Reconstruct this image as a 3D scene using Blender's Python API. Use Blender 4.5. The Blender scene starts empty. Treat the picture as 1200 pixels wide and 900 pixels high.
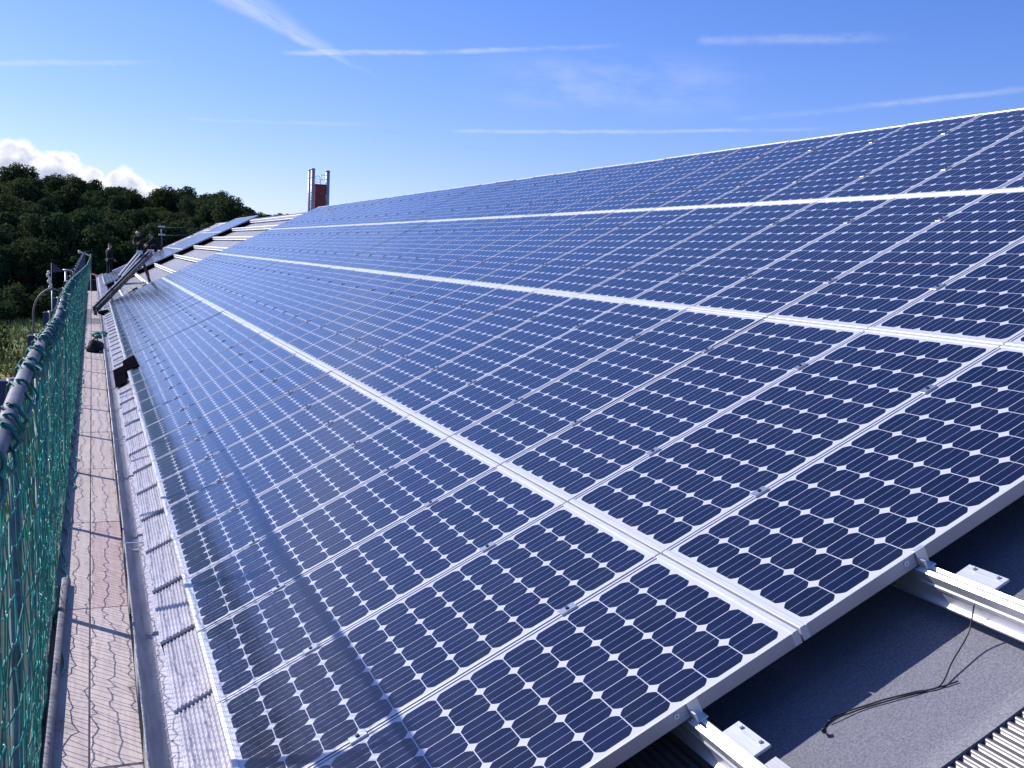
import bpy, math, random
from mathutils import Vector, Matrix
random.seed(7)
S = bpy.context.scene
COL = S.collection

# ------------------------------------------------------------------ camera
CAM = Vector((-1.91894, -2.50204, 1.04018))
R0 = Vector((0.931567607, -0.361006641, 0.043081296))
R1 = Vector((-0.002501486, -0.124857367, -0.992171548))
R2 = Vector((0.363559535, 0.924167108, -0.117216132))
cd = bpy.data.cameras.new('camera'); cam = bpy.data.objects.new('camera', cd); COL.objects.link(cam)
cam.matrix_world = Matrix(((R0.x, -R1.x, -R2.x, CAM.x), (R0.y, -R1.y, -R2.y, CAM.y), (R0.z, -R1.z, -R2.z, CAM.z), (0, 0, 0, 1)))
cd.sensor_width = 36.0; cd.lens = 36.0 * 1260.157 / 1200.0
cd.clip_start = 0.05; cd.clip_end = 6000
S.camera = cam

# ------------------------------------------------------------------ sun, sky, exposure
SUN_EL = math.radians(33.0)
sun_h = Vector((-0.656, 0.755, 0)).normalized()
SUN = Vector((sun_h.x * math.cos(SUN_EL), sun_h.y * math.cos(SUN_EL), math.sin(SUN_EL)))
sl = bpy.data.lights.new('sun', 'SUN'); sl.energy = 4.8; sl.angle = math.radians(0.53); sl.color = (1.0, 0.965, 0.93)
so = bpy.data.objects.new('sun', sl); COL.objects.link(so)
so.rotation_euler = SUN.to_track_quat('Z', 'Y').to_euler(); so.location = (-30, 40, 40)
S.view_settings.view_transform = 'Standard'
S.view_settings.look = 'None'
S.view_settings.gamma = 1.0
S.view_settings.use_curve_mapping = False
S.view_settings.exposure = 0.32


class NT:
    """small helper round a node tree"""
    def __init__(self, tree):
        self.t = tree
    def n(self, kind, **kw):
        nd = self.t.nodes.new(kind)
        for k, v in kw.items():
            setattr(nd, k, v)
        return nd
    def link(self, a, b):
        self.t.links.new(a, b)
    def put(self, sock, v):
        if isinstance(v, bpy.types.NodeSocket):
            self.t.links.new(v, sock)
        else:
            sock.default_value = v
    def m(self, op, a, b=None, c=None, clamp=False):
        nd = self.n('ShaderNodeMath', operation=op); nd.use_clamp = clamp
        self.put(nd.inputs[0], a)
        if b is not None: self.put(nd.inputs[1], b)
        if c is not None: self.put(nd.inputs[2], c)
        return nd.outputs[0]
    def mix(self, f, a, b, blend='MIX'):
        nd = self.n('ShaderNodeMix', data_type='RGBA', blend_type=blend)
        self.put(nd.inputs['Factor'], f)
        for s, v in ((nd.inputs[6], a), (nd.inputs[7], b)):
            if isinstance(v, tuple): v = (*v[:3], 1.0)
            self.put(s, v)
        return nd.outputs[2]
    def ramp(self, f, lo, hi, smooth=True):
        nd = self.n('ShaderNodeMapRange'); nd.clamp = True
        if smooth: nd.interpolation_type = 'SMOOTHSTEP'
        self.put(nd.inputs['Value'], f); self.put(nd.inputs['From Min'], lo); self.put(nd.inputs['From Max'], hi)
        return nd.outputs[0]
    def noise(self, vec, scale, detail=4.0, rough=0.55, dist=0.0):
        nd = self.n('ShaderNodeTexNoise')
        if vec is not None: self.put(nd.inputs['Vector'], vec)
        nd.inputs['Scale'].default_value = scale; nd.inputs['Detail'].default_value = detail
        nd.inputs['Roughness'].default_value = rough; nd.inputs['Distortion'].default_value = dist
        return nd.outputs[0]
    def comb(self, x, y, z):
        nd = self.n('ShaderNodeCombineXYZ')
        for i, v in enumerate((x, y, z)): self.put(nd.inputs[i], v)
        return nd.outputs[0]


def build_world():
    w = bpy.data.worlds.new('World'); S.world = w; w.use_nodes = True
    t = w.node_tree; t.nodes.clear(); N = NT(t)
    out = N.n('ShaderNodeOutputWorld'); bg = N.n('ShaderNodeBackground'); N.link(bg.outputs[0], out.inputs[0])
    sky = N.n('ShaderNodeTexSky', sky_type='NISHITA'); sky.sun_disc = False
    sky.sun_elevation = SUN_EL
    tc0 = N.n('ShaderNodeTexCoord'); lift = N.n('ShaderNodeVectorMath', operation='ADD'); N.link(tc0.outputs['Generated'], lift.inputs[0]); lift.inputs[1].default_value = (0, 0, 0.028)
    nrm = N.n('ShaderNodeVectorMath', operation='NORMALIZE'); N.link(lift.outputs[0], nrm.inputs[0]); N.link(nrm.outputs[0], sky.inputs[0])
    sky.sun_rotation = math.atan2(SUN.x, SUN.y)
    sky.air_density = 1.0; sky.dust_density = 0.4; sky.ozone_density = 3.0; sky.altitude = 100
    hs = N.n('ShaderNodeHueSaturation'); hs.inputs['Saturation'].default_value = SKY_SAT; N.link(sky.outputs[0], hs.inputs['Color'])
    col = N.mix(1.0, hs.outputs[0], SKY_TINT, 'MULTIPLY')
    tc = N.n('ShaderNodeTexCoord'); sp = N.n('ShaderNodeSeparateXYZ'); N.link(tc.outputs['Generated'], sp.inputs[0])
    x, y, z = sp.outputs
    az = N.m('MULTIPLY', N.m('ARCTAN2', x, y), 57.29578)
    el = N.m('MULTIPLY', N.m('ARCSINE', z), 57.29578)
    ae = N.comb(az, el, 0.0)
    # --- thin cirrus and old vapour trails, as streaks along great arcs: (az0, el0, az1, el1, width, strength, spread)
    total = None
    wob = N.m('MULTIPLY', N.m('SUBTRACT', N.noise(ae, 0.55, 3.0), 0.5), 0.5)
    patch = N.noise(ae, 0.32, 5.0, 0.6)
    fine = N.noise(N.comb(N.m('MULTIPLY', az, 0.7), N.m('MULTIPLY', el, 2.6), 0.0), 1.5, 7.0, 0.66)
    streaks = [(8.7, 9.65, 27.5, 11.0, 0.13, 0.62, 0), (-9.0, 7.4, 4.5, 8.85, 0.14, 0.40, 0),
               (30.0, 11.25, 41.0, 11.35, 0.24, 0.30, 0), (32.0, 7.4, 49.0, 9.2, 0.15, 0.36, 0),
               (17.5, 6.35, 40.0, 7.15, 0.10, 0.5, 0), (4.0, 6.1, 16.0, 6.5, 0.10, 0.22, 0), (38.0, 6.8, 48.0, 7.6, 0.10, 0.25, 0)]
    for a0, e0, a1, e1, wd, stg, _ in streaks:
        L = math.hypot(a1 - a0, e1 - e0); ux, uy = (a1 - a0) / L, (e1 - e0) / L
        da = N.m('SUBTRACT', az, a0); de = N.m('SUBTRACT', el, e0)
        s = N.m('ADD', N.m('MULTIPLY', da, ux), N.m('MULTIPLY', de, uy))
        d = N.m('ABSOLUTE', N.m('ADD', N.m('SUBTRACT', N.m('MULTIPLY', de, ux), N.m('MULTIPLY', da, uy)), N.m('MULTIPLY', wob, 0.4)))
        a = N.m('SUBTRACT', 1.0, N.ramp(d, 0.0, N.m('ADD', wd, N.m('MULTIPLY', fine, wd * 0.9))))
        ends = N.m('MULTIPLY', N.ramp(s, 0.0, L * 0.06), N.m('SUBTRACT', 1.0, N.ramp(s, L * 0.62, L)))
        v = N.m('MULTIPLY', N.m('MULTIPLY', a, ends), N.m('MULTIPLY', N.m('MULTIPLY', N.ramp(patch, 0.22, 0.60), N.ramp(fine, 0.12, 0.62)), stg * 0.72))
        total = v if total is None else N.m('ADD', total, v)
    # the broad feathered cirrus, narrowing downwards to the right
    a0, e0, a1, e1 = 4.2, 12.6, 14.6, 8.4
    L = math.hypot(a1 - a0, e1 - e0); ux, uy = (a1 - a0) / L, (e1 - e0) / L
    da = N.m('SUBTRACT', az, a0); de = N.m('SUBTRACT', el, e0)
    s = N.m('ADD', N.m('MULTIPLY', da, ux), N.m('MULTIPLY', de, uy))
    d = N.m('ADD', N.m('SUBTRACT', N.m('MULTIPLY', de, ux), N.m('MULTIPLY', da, uy)), wob)
    wid = N.m('MAXIMUM', N.m('SUBTRACT', 1.75, N.m('MULTIPLY', s, 0.17)), 0.22)
    a = N.m('MULTIPLY', N.ramp(N.m('DIVIDE', d, wid), -0.25, 0.15), N.m('SUBTRACT', 1.0, N.ramp(N.m('DIVIDE', d, wid), 0.1, 1.35)))
    stretch = N.comb(N.m('MULTIPLY', s, 0.35), N.m('MULTIPLY', d, 2.4), 3.0)
    a = N.m('MULTIPLY', a, N.ramp(N.noise(stretch, 1.0, 5.0, 0.6), 0.1, 0.62))
    a = N.m('MULTIPLY', a, N.m('SUBTRACT', 1.0, N.ramp(s, 5.5, 11.0)))
    total = N.m('ADD', total, N.m('MULTIPLY', a, 0.42))
    # faint veil above the array
    veil = N.m('MULTIPLY', N.ramp(N.m('ABSOLUTE', N.m('SUBTRACT', az, 26.0)), 9.0, 2.0), N.ramp(N.m('ABSOLUTE', N.m('SUBTRACT', el, 9.0)), 2.0, 0.3))
    veil = N.m('MULTIPLY', veil, N.ramp(N.noise(N.comb(N.m('MULTIPLY', az, 0.35), el, 7.0), 0.9, 5.0, 0.6), 0.3, 0.75))
    total = N.m('ADD', total, N.m('MULTIPLY', veil, 0.22))
    total = N.m('MINIMUM', total, 0.85)
    col = N.mix(total, col, tuple(c * CLOUD for c in (0.93, 0.97, 1.08)))
    # --- cumulus low behind the wooded hill
    prof = None
    for ca, ce, sa in ((-9.5, 4.0, 2.2), (-5.6, 4.1, 1.4), (-3.5, 4.5, 1.35), (-1.6, 4.2, 1.15), (-0.3, 3.55, 0.85), (1.6, 3.55, 0.9), (2.8, 2.9, 0.75), (-12.0, 3.6, 2.0)):
        g = N.m('DIVIDE', N.m('SUBTRACT', az, ca), sa)
        h = N.m('SUBTRACT', ce, N.m('MULTIPLY', N.m('MULTIPLY', g, g), 0.55))
        prof = h if prof is None else N.m('MAXIMUM', prof, h)
    bump = N.m('SUBTRACT', N.noise(N.comb(az, N.m('MULTIPLY', el, 1.2), 2.0), 1.15, 6.0, 0.58), 0.5)
    depth = N.m('ADD', N.m('SUBTRACT', prof, el), N.m('MULTIPLY', bump, 1.25))
    mask = N.m('MULTIPLY', N.ramp(depth, -0.12, 0.22), N.ramp(el, 0.4, 1.6))
    inner = N.ramp(N.m('ADD', depth, N.m('MULTIPLY', bump, 1.6)), 0.2, 1.25)
    ccol = N.mix(inner, tuple(c * CLOUD * 1.12 for c in (1.0, 0.99, 1.0)), tuple(c * CLOUD * 0.78 for c in (0.78, 0.84, 1.08)))
    col = N.mix(N.m('MULTIPLY', mask, 0.95), col, ccol)
    N.link(col, bg.inputs[0]); bg.inputs[1].default_value = SKY_STRENGTH


SKY_STRENGTH = 0.104
SKY_SAT = 1.25
SKY_TINT = (1.03, 0.93, 1.37)
CLOUD = 7.2
build_world()

# ------------------------------------------------------------------ materials
def mat(name, color, rough=0.6, metal=0.0, var=0.0, vscale=8.0, color2=None, bump=0.0, bscale=60.0, spec=0.5, stretch=None, coord='Object'):
    m = bpy.data.materials.new(name); m.use_nodes = True
    N = NT(m.node_tree); p = m.node_tree.nodes['Principled BSDF']
    p.inputs['Base Color'].default_value = (*color, 1); p.inputs['Roughness'].default_value = rough
    p.inputs['Metallic'].default_value = metal; p.inputs['Specular IOR Level'].default_value = spec
    tc = N.n('ShaderNodeTexCoord'); vec = tc.outputs[coord]
    if stretch:
        mp = N.n('ShaderNodeMapping'); mp.inputs['Scale'].default_value = stretch; N.link(vec, mp.inputs[0]); vec = mp.outputs[0]
    if var > 0:
        f = N.noise(vec, vscale, 6.0, 0.6)
        c2 = color2 if color2 else tuple(c * (1 - var) for c in color)
        N.link(N.mix(N.ramp(f, 0.32, 0.68), color, c2), p.inputs['Base Color'])
        N.link(N.m('ADD', rough - 0.08, N.m('MULTIPLY', f, 0.16)), p.inputs['Roughness'])
    if bump > 0:
        b = N.n('ShaderNodeBump'); b.inputs['Strength'].default_value = bump; b.inputs['Distance'].default_value = 0.01
        N.link(N.noise(vec, bscale, 4.0), b.inputs['Height']); N.link(b.outputs[0], p.inputs['Normal'])
    return m


M = {}
M['alu'] = mat('anodised_aluminium', (0.70, 0.70, 0.74), 0.36, 0.25, 0.22, 5.0, stretch=(30, 1.2, 30))
M['alushade'] = mat('shaded_side_rail', (0.46, 0.47, 0.52), 0.38, 0.65, 0.10, 3.0)  # darker copy of the frame aluminium: side shade is put into its colour
M['rail'] = mat('brushed_aluminium', (0.82, 0.82, 0.84), 0.40, 0.8, 0.08, 6.0)
M['clamp'] = mat('clamp_aluminium', (0.42, 0.44, 0.50), 0.35, 0.7)
M['steel'] = mat('galvanised_steel', (0.50, 0.52, 0.55), 0.42, 0.6, 0.25, 14.0, bump=0.05)
M['tube'] = mat('galvanised_tube', (0.20, 0.20, 0.23), 0.6, 0.15, 0.25, 10.0, (0.10, 0.095, 0.105), bump=0.08)
M['zinc'] = mat('weathered_zinc', (0.46, 0.47, 0.52), 0.5, 0.15, 0.3, 5.0, (0.33, 0.34, 0.39), stretch=(6, 0.6, 6))
M['bolt'] = mat('bolt_steel', (0.10, 0.10, 0.12), 0.4, 0.8)
M['flue'] = mat('flue_steel', (0.42, 0.43, 0.47), 0.45, 0.3)
M['felt'] = mat('grey_mineral_felt', (0.135, 0.135, 0.165), 0.92, 0, 0.65, 150.0, (0.235, 0.23, 0.265), bump=0.35, bscale=260.0, spec=0.2)
M['sheet'] = mat('ribbed_roof_sheet', (0.20, 0.178, 0.18), 0.38, 0.3, 0.3, 3.0, (0.13, 0.115, 0.115), stretch=(1, 0.25, 1))
M['eave'] = mat('ribbed_eave_sheet', (0.56, 0.53, 0.58), 0.36, 0.15, 0.25, 7.0, (0.40, 0.38, 0.42), stretch=(1, 0.6, 1), bump=0.15, bscale=30)
M['drip'] = mat('drip_edge_metal', (0.27, 0.26, 0.34), 0.5, 0.2, 0.25, 9.0)
M['black'] = mat('black_rubber', (0.006, 0.006, 0.009), 0.95, 0, spec=0.0)
M['cable'] = mat('black_cable', (0.012, 0.012, 0.014), 0.45)
M['toe'] = mat('toe_board_wood', (0.30, 0.24, 0.20), 0.8, 0, 0.4, 6.0, stretch=(8, 0.6, 8))
M['brick'] = mat('red_brick', (0.33, 0.07, 0.06), 0.85, 0, 0.3, 4.0)
M['wall'] = mat('render_wall', (0.42, 0.39, 0.37), 0.9, 0, 0.25, 1.2)
M['bluepaint'] = mat('dark_blue_paint', (0.02, 0.028, 0.09), 0.5)
M['hoist'] = mat('hoist_steel', (0.05, 0.06, 0.085), 0.55, 0.1, 0.2, 4.0)
M['white'] = mat('white_paint', (0.78, 0.78, 0.78), 0.45)
M['redpaint'] = mat('red_paint', (0.28, 0.03, 0.04), 0.5)
M['skin'] = mat('skin', (0.50, 0.30, 0.22), 0.6)
M['hair'] = mat('dark_hair', (0.03, 0.022, 0.018), 0.7)
M['jacket'] = mat('dark_jacket', (0.010, 0.011, 0.016), 0.9, 0, 0.3, 12.0)
M['trousers'] = mat('dark_work_trousers', (0.014, 0.015, 0.022), 0.9, 0, 0.3, 12.0)
M['boot'] = mat('pale_boots', (0.45, 0.40, 0.33), 0.7)
M['net'] = mat('green_net_cord', (0.010, 0.20, 0.155), 0.45)
_N = NT(M['net'].node_tree); _g = _N.n('ShaderNodeNewGeometry')
_N.link(_N.mix(_N.m('POWER', _g.outputs['Random Per Island'], 2.6), (0.006, 0.155, 0.128), (0.022, 0.38, 0.30)), M['net'].node_tree.nodes['Principled BSDF'].inputs['Base Color'])  # brighter strands at random put sunlit dashes into the cord colour
M['knot'] = mat('sunlit_net_knots', (0.03, 0.42, 0.34), 0.45)  # brighter than the cord: sunlit dashes painted into the knot colour
M['rope'] = mat('green_lashing_rope', (0.015, 0.22, 0.185), 0.6, 0, 0.4, 20.0, (0.006, 0.10, 0.09), bump=0.3, bscale=300)
M['bark'] = mat('bark', (0.06, 0.045, 0.035), 0.9, 0, 0.4, 3.0)
M['grass'] = mat('dry_grass', (0.18, 0.26, 0.05), 0.9, 0, 0.5, 0.25, (0.30, 0.26, 0.07))
M['hill'] = mat('woodland_floor', (0.022, 0.024, 0.014), 0.95, 0, 0.4, 0.15)


M['yard'] = mat('dark_asphalt', (0.035, 0.036, 0.042), 0.9, 0, 0.4, 1.5, bump=0.2)
def ground_mat():
    m = mat('rough_meadow', (0.07, 0.085, 0.02), 0.95)
    N = NT(m.node_tree); p = m.node_tree.nodes['Principled BSDF']; tc = N.n('ShaderNodeTexCoord')
    v = tc.outputs['Object']
    a = N.ramp(N.noise(v, 0.06, 6.0, 0.65), 0.35, 0.65); b = N.ramp(N.noise(v, 0.5, 6.0, 0.7), 0.35, 0.65)
    c = N.mix(a, (0.12, 0.17, 0.03), (0.26, 0.23, 0.06)); c = N.mix(N.m('MULTIPLY', b, 0.6), c, (0.035, 0.045, 0.015))
    N.link(c, p.inputs['Base Color'])
    bm = N.n('ShaderNodeBump'); bm.inputs['Distance'].default_value = 0.3; N.link(N.noise(v, 1.2, 6.0), bm.inputs['Height']); N.link(bm.outputs[0], p.inputs['Normal'])
    return m


M['ground'] = ground_mat()


def leaf_mat(name, c1, c2, c3):
    m = mat(name, c1, 0.85, spec=0.04); N = NT(m.node_tree); p = m.node_tree.nodes['Principled BSDF']
    geo = N.n('ShaderNodeNewGeometry'); oi = N.n('ShaderNodeObjectInfo')
    c = N.mix(geo.outputs['Random Per Island'], c1, c2)
    c = N.mix(N.m('MULTIPLY', oi.outputs['Random'], 0.75), c, c3)
    N.link(c, p.inputs['Base Color'])
    tr = N.n('ShaderNodeBsdfTranslucent'); N.link(c, tr.inputs[0])
    mx = N.n('ShaderNodeMixShader'); mx.inputs[0].default_value = 0.3
    out = [n for n in m.node_tree.nodes if n.type == 'OUTPUT_MATERIAL'][0]
    N.link(p.outputs[0], mx.inputs[1]); N.link(tr.outputs[0], mx.inputs[2]); N.link(mx.outputs[0], out.inputs[0])
    return m


M['leaf_a'] = leaf_mat('foliage_dark', (0.021, 0.046, 0.021), (0.048, 0.085, 0.032), (0.075, 0.090, 0.032))
M['leaf_b'] = leaf_mat('foliage_olive', (0.034, 0.057, 0.021), (0.073, 0.100, 0.033), (0.028, 0.065, 0.028))


def plank_mat(name, base, dark):
    m = mat(name, base, 0.8); N = NT(m.node_tree); p = m.node_tree.nodes['Principled BSDF']; tc = N.n('ShaderNodeTexCoord'); oi = N.n('ShaderNodeObjectInfo')
    mp = N.n('ShaderNodeMapping'); N.link(tc.outputs['Object'], mp.inputs[0]); mp.inputs['Scale'].default_value = (14, 0.9, 1)
    off = N.n('ShaderNodeVectorMath', operation='ADD'); N.link(mp.outputs[0], off.inputs[0])
    N.link(N.comb(N.m('MULTIPLY', oi.outputs['Random'], 50.0), N.m('MULTIPLY', oi.outputs['Random'], 91.0), 0.0), off.inputs[1])
    grain = N.noise(off.outputs[0], 2.2, 6.0, 0.65, 0.4)
    c = N.mix(N.ramp(grain, 0.35, 0.7), base, tuple(x * 0.74 for x in base))
    v2 = N.n('ShaderNodeVectorMath', operation='ADD'); N.link(tc.outputs['Object'], v2.inputs[0]); N.link(N.comb(0.0, N.m('MULTIPLY', oi.outputs['Random'], 33.0), 0.0), v2.inputs[1])
    c = N.mix(N.m('MULTIPLY', N.ramp(N.noise(v2.outputs[0], 3.2, 7.0, 0.72), 0.56, 0.72), 0.55), c, dark)
    c = N.mix(N.m('MULTIPLY', N.ramp(N.noise(v2.outputs[0], 26.0, 3.0, 0.6), 0.63, 0.72), 0.6), c, dark)
    c = N.mix(N.m('MULTIPLY', oi.outputs['Random'], 0.35), c, tuple(x * 0.7 for x in base))
    N.link(c, p.inputs['Base Color'])
    b = N.n('ShaderNodeBump'); b.inputs['Strength'].default_value = 0.25; b.inputs['Distance'].default_value = 0.004
    N.link(grain, b.inputs['Height']); N.link(b.outputs[0], p.inputs['Normal'])
    return m


M['plank'] = plank_mat('pale_plank', (0.61, 0.50, 0.46), (0.16, 0.115, 0.10))
M['plankred'] = plank_mat('reddish_plank', (0.58, 0.425, 0.40), (0.16, 0.11, 0.10))
M['plankgrey'] = plank_mat('grey_plank', (0.20, 0.20, 0.21), (0.08, 0.08, 0.08))
M['ply'] = mat('plank_edge', (0.35, 0.27, 0.22), 0.8)

PV = 0.1325     # cell pitch along the slope is set per mesh through the UVs


def glass_mat():
    m = bpy.data.materials.new('solar_laminate'); m.use_nodes = True
    N = NT(m.node_tree); p = m.node_tree.nodes['Principled BSDF']
    uv = N.n('ShaderNodeUVMap'); uv.uv_map = 'cells'; sp = N.n('ShaderNodeSeparateXYZ'); N.link(uv.outputs[0], sp.inputs[0])
    u, v = sp.outputs[0], sp.outputs[1]
    fx = N.m('MULTIPLY', N.m('SUBTRACT', N.m('FRACT', u), 0.5), 0.128)
    fy = N.m('MULTIPLY', N.m('SUBTRACT', N.m('FRACT', v), 0.5), 0.128)
    ax, ay = N.m('ABSOLUTE', fx), N.m('ABSOLUTE', fy)
    inx = N.m('MULTIPLY', N.m('GREATER_THAN', u, 0.0), N.m('LESS_THAN', u, 6.0))
    iny = N.m('MULTIPLY', N.m('GREATER_THAN', v, 0.0), N.m('LESS_THAN', v, 12.0))
    r = N.m('SQRT', N.m('ADD', N.m('MULTIPLY', ax, ax), N.m('MULTIPLY', ay, ay)))
    cell = N.m('MULTIPLY', N.m('MULTIPLY', N.m('LESS_THAN', ax, 0.0626), N.m('LESS_THAN', ay, 0.0624)), N.m('LESS_THAN', r, 0.0745))
    cell = N.m('MULTIPLY', cell, N.m('MULTIPLY', inx, iny))
    bus = N.m('MULTIPLY', N.m('LESS_THAN', N.m('ABSOLUTE', N.m('SUBTRACT', ax, 0.0205)), 0.00085), N.m('MULTIPLY', inx, iny))
    # per-cell tone
    wn = N.n('ShaderNodeTexWhiteNoise', noise_dimensions='3D'); oi = N.n('ShaderNodeObjectInfo')
    N.link(N.comb(N.m('FLOOR', u), N.m('FLOOR', v), N.m('MULTIPLY', oi.outputs['Random'], 97.0)), wn.inputs['Vector'])
    ccol = N.mix(wn.outputs['Value'], (0.0016, 0.0018, 0.010), (0.0046, 0.0056, 0.028))
    ccol = N.mix(N.m('MULTIPLY', oi.outputs['Random'], 0.5), ccol, (0.0034, 0.0036, 0.016))
    fing = N.m('MULTIPLY', N.m('LESS_THAN', N.m('FRACT', N.m('MULTIPLY', v, 54.0)), 0.07), 0.35)
    ccol = N.mix(fing, ccol, (0.10, 0.11, 0.16))
    c = N.mix(cell, (0.55, 0.55, 0.61), ccol)
    c = N.mix(bus, c, (0.30, 0.33, 0.48))
    # dust
    tc = N.n('ShaderNodeTexCoord'); dv = N.n('ShaderNodeVectorMath', operation='ADD')
    N.link(tc.outputs['Object'], dv.inputs[0]); N.link(N.comb(N.m('MULTIPLY', oi.outputs['Random'], 71.0), 0.0, 0.0), dv.inputs[1])
    dust = N.ramp(N.noise(dv.outputs[0], 5.0, 6.0, 0.65), 0.35, 0.8)
    c = N.mix(N.m('MULTIPLY', dust, 0.014), c, (0.40, 0.38, 0.40))
    N.link(c, p.inputs['Base Color'])
    N.link(N.m('ADD', 0.13, N.m('MULTIPLY', dust, 0.08)), p.inputs['Roughness'])
    p.inputs['Coat Weight'].default_value = 0.0; p.inputs['Coat Roughness'].default_value = 0.42; p.inputs['Coat IOR'].default_value = 1.5
    p.inputs['IOR'].default_value = 1.5; p.inputs['Specular IOR Level'].default_value = 0.74
    b = N.n('ShaderNodeBump'); b.inputs['Strength'].default_value = 0.02; b.inputs['Distance'].default_value = 0.01
    N.link(N.noise(dv.outputs[0], 3.0, 2.0), b.inputs['Height']); N.link(b.outputs[0], p.inputs['Normal'])
    return m


M['glass'] = glass_mat()

# ------------------------------------------------------------------ mesh helpers
class MB:
    def __init__(self):
        self.v = []; self.f = []; self.mi = []; self.smooth = []
    def face(self, ix, mi=0, sm=False):
        self.f.append(tuple(ix)); self.mi.append(mi); self.smooth.append(sm)
    def box(self, x0, y0, z0, x1, y1, z1, mi=0, X=None):
        b = len(self.v)
        pts = [(x0, y0, z0), (x1, y0, z0), (x1, y1, z0), (x0, y1, z0), (x0, y0, z1), (x1, y0, z1), (x1, y1, z1), (x0, y1, z1)]
        if X is not None: pts = [tuple(X @ Vector(p)) for p in pts]
        self.v += pts
        for q in ((0, 3, 2, 1), (4, 5, 6, 7), (0, 1, 5, 4), (1, 2, 6, 5), (2, 3, 7, 6), (3, 0, 4, 7)):
            self.face([b + i for i in q], mi)
    def cbox(self, x0, y0, z0, x1, y1, z1, c=0.003, mi=0, X=None):
        """box with chamfered edges: convex hull style"""
        b = len(self.v); P = {}
        for sx, xx in ((0, x0), (1, x1)):
            for sy, yy in ((0, y0), (1, y1)):
                for sz, zz in ((0, z0), (1, z1)):
                    ix = xx + (c if sx == 0 else -c); iy = yy + (c if sy == 0 else -c); iz = zz + (c if sz == 0 else -c)
                    for k, p in (('x', (xx, iy, iz)), ('y', (ix, yy, iz)), ('z', (ix, iy, zz))):
                        P[(sx, sy, sz, k)] = len(self.v)
                        self.v.append(tuple(X @ Vector(p)) if X is not None else p)
        F = self.face
        for s in (0, 1):
            a = [P[(s, 0, 0, 'x')], P[(s, 1, 0, 'x')], P[(s, 1, 1, 'x')], P[(s, 0, 1, 'x')]]; F(a if s else a[::-1], mi)
            a = [P[(0, s, 0, 'y')], P[(0, s, 1, 'y')], P[(1, s, 1, 'y')], P[(1, s, 0, 'y')]]; F(a if s else a[::-1], mi)
            a = [P[(0, 0, s, 'z')], P[(1, 0, s, 'z')], P[(1, 1, s, 'z')], P[(0, 1, s, 'z')]]; F(a if s else a[::-1], mi)
        for s in (0, 1):
            for t in (0, 1):
                a = [P[(s, t, 0, 'x')], P[(s, t, 1, 'x')], P[(s, t, 1, 'y')], P[(s, t, 0, 'y')]]; F(a if s != t else a[::-1], mi)
                a = [P[(s, 0, t, 'x')], P[(s, 1, t, 'x')], P[(s, 1, t, 'z')], P[(s, 0, t, 'z')]]; F(a if s == t else a[::-1], mi)
                a = [P[(0, s, t, 'y')], P[(1, s, t, 'y')], P[(1, s, t, 'z')], P[(0, s, t, 'z')]]; F(a if s != t else a[::-1], mi)
        for sx in (0, 1):
            for sy in (0, 1):
                for sz in (0, 1):
                    a = [P[(sx, sy, sz, 'x')], P[(sx, sy, sz, 'y')], P[(sx, sy, sz, 'z')]]
                    F(a if (sx + sy + sz) % 2 == 1 else a[::-1], mi)
    def tube(self, pts, r, n=8, mi=0, caps=True, sm=True, rs=None):
        pts = [Vector(p) for p in pts]; b0 = len(self.v); prev = None
        for i, p in enumerate(pts):
            d = (pts[min(i + 1, len(pts) - 1)] - pts[max(i - 1, 0)])
            if d.length < 1e-9: d = Vector((0, 0, 1))
            d.normalize()
            if prev is None:
                ref = Vector((0, 0, 1)) if abs(d.z) < 0.9 else Vector((1, 0, 0))
                a = d.cross(ref).normalized()
            else:
                a = prev - d * prev.dot(d)
                a = a.normalized() if a.length > 1e-6 else d.orthogonal().normalized()
            prev = a; bb = d.cross(a); rr = rs[i] if rs else r
            for k in range(n):
                t = 2 * math.pi * k / n
                self.v.append(tuple(p + a * (math.cos(t) * rr) + bb * (math.sin(t) * rr)))
        for i in range(len(pts) - 1):
            for k in range(n):
                k2 = (k + 1) % n
                self.face((b0 + i * n + k, b0 + i * n + k2, b0 + (i + 1) * n + k2, b0 + (i + 1) * n + k), mi, sm)
        if caps:
            self.face([b0 + k for k in range(n)][::-1], mi); e = b0 + (len(pts) - 1) * n
            self.face([e + k for k in range(n)], mi)
    def extrude_y(self, prof, y0, y1, mi=0, closed=False, caps=True, X=None, sm=False):
        """profile of (x, z) pairs run along y"""
        b = len(self.v); n = len(prof)
        for yy in (y0, y1):
            for (x, z) in prof:
                p = Vector((x, yy, z)); self.v.append(tuple(X @ p) if X is not None else tuple(p))
        m = n if closed else n - 1
        for i in range(m):
            j = (i + 1) % n
            self.face((b + i, b + j, b + n + j, b + n + i), mi, sm)
        if closed and caps:
            self.face([b + i for i in range(n)][::-1], mi); self.face([b + n + i for i in range(n)], mi)
    def mesh(self, name, mats):
        me = bpy.data.meshes.new(name); me.from_pydata(self.v, [], self.f)
        for m in (mats if isinstance(mats, (list, tuple)) else [mats]): me.materials.append(m)
        me.polygons.foreach_set('material_index', self.mi); me.polygons.foreach_set('use_smooth', self.smooth)
        me.update(); return me
    def build(self, name, mats, parent=None):
        return link(bpy.data.objects.new(name, self.mesh(name, mats)), parent)


def link(o, parent=None):
    COL.objects.link(o)
    if parent: o.parent = parent
    return o
def tag(o, label=None, cat=None, group=None, kind=None):
    if label: o['label'] = label
    if cat: o['category'] = cat
    if group: o['group'] = group
    if kind: o['kind'] = kind
    return o
def empty(name, loc=(0, 0, 0), label=None, cat=None, group=None):
    o = link(bpy.data.objects.new(name, None)); o.location = loc; o.empty_display_size = 0.2
    return tag(o, label, cat, group)

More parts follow.
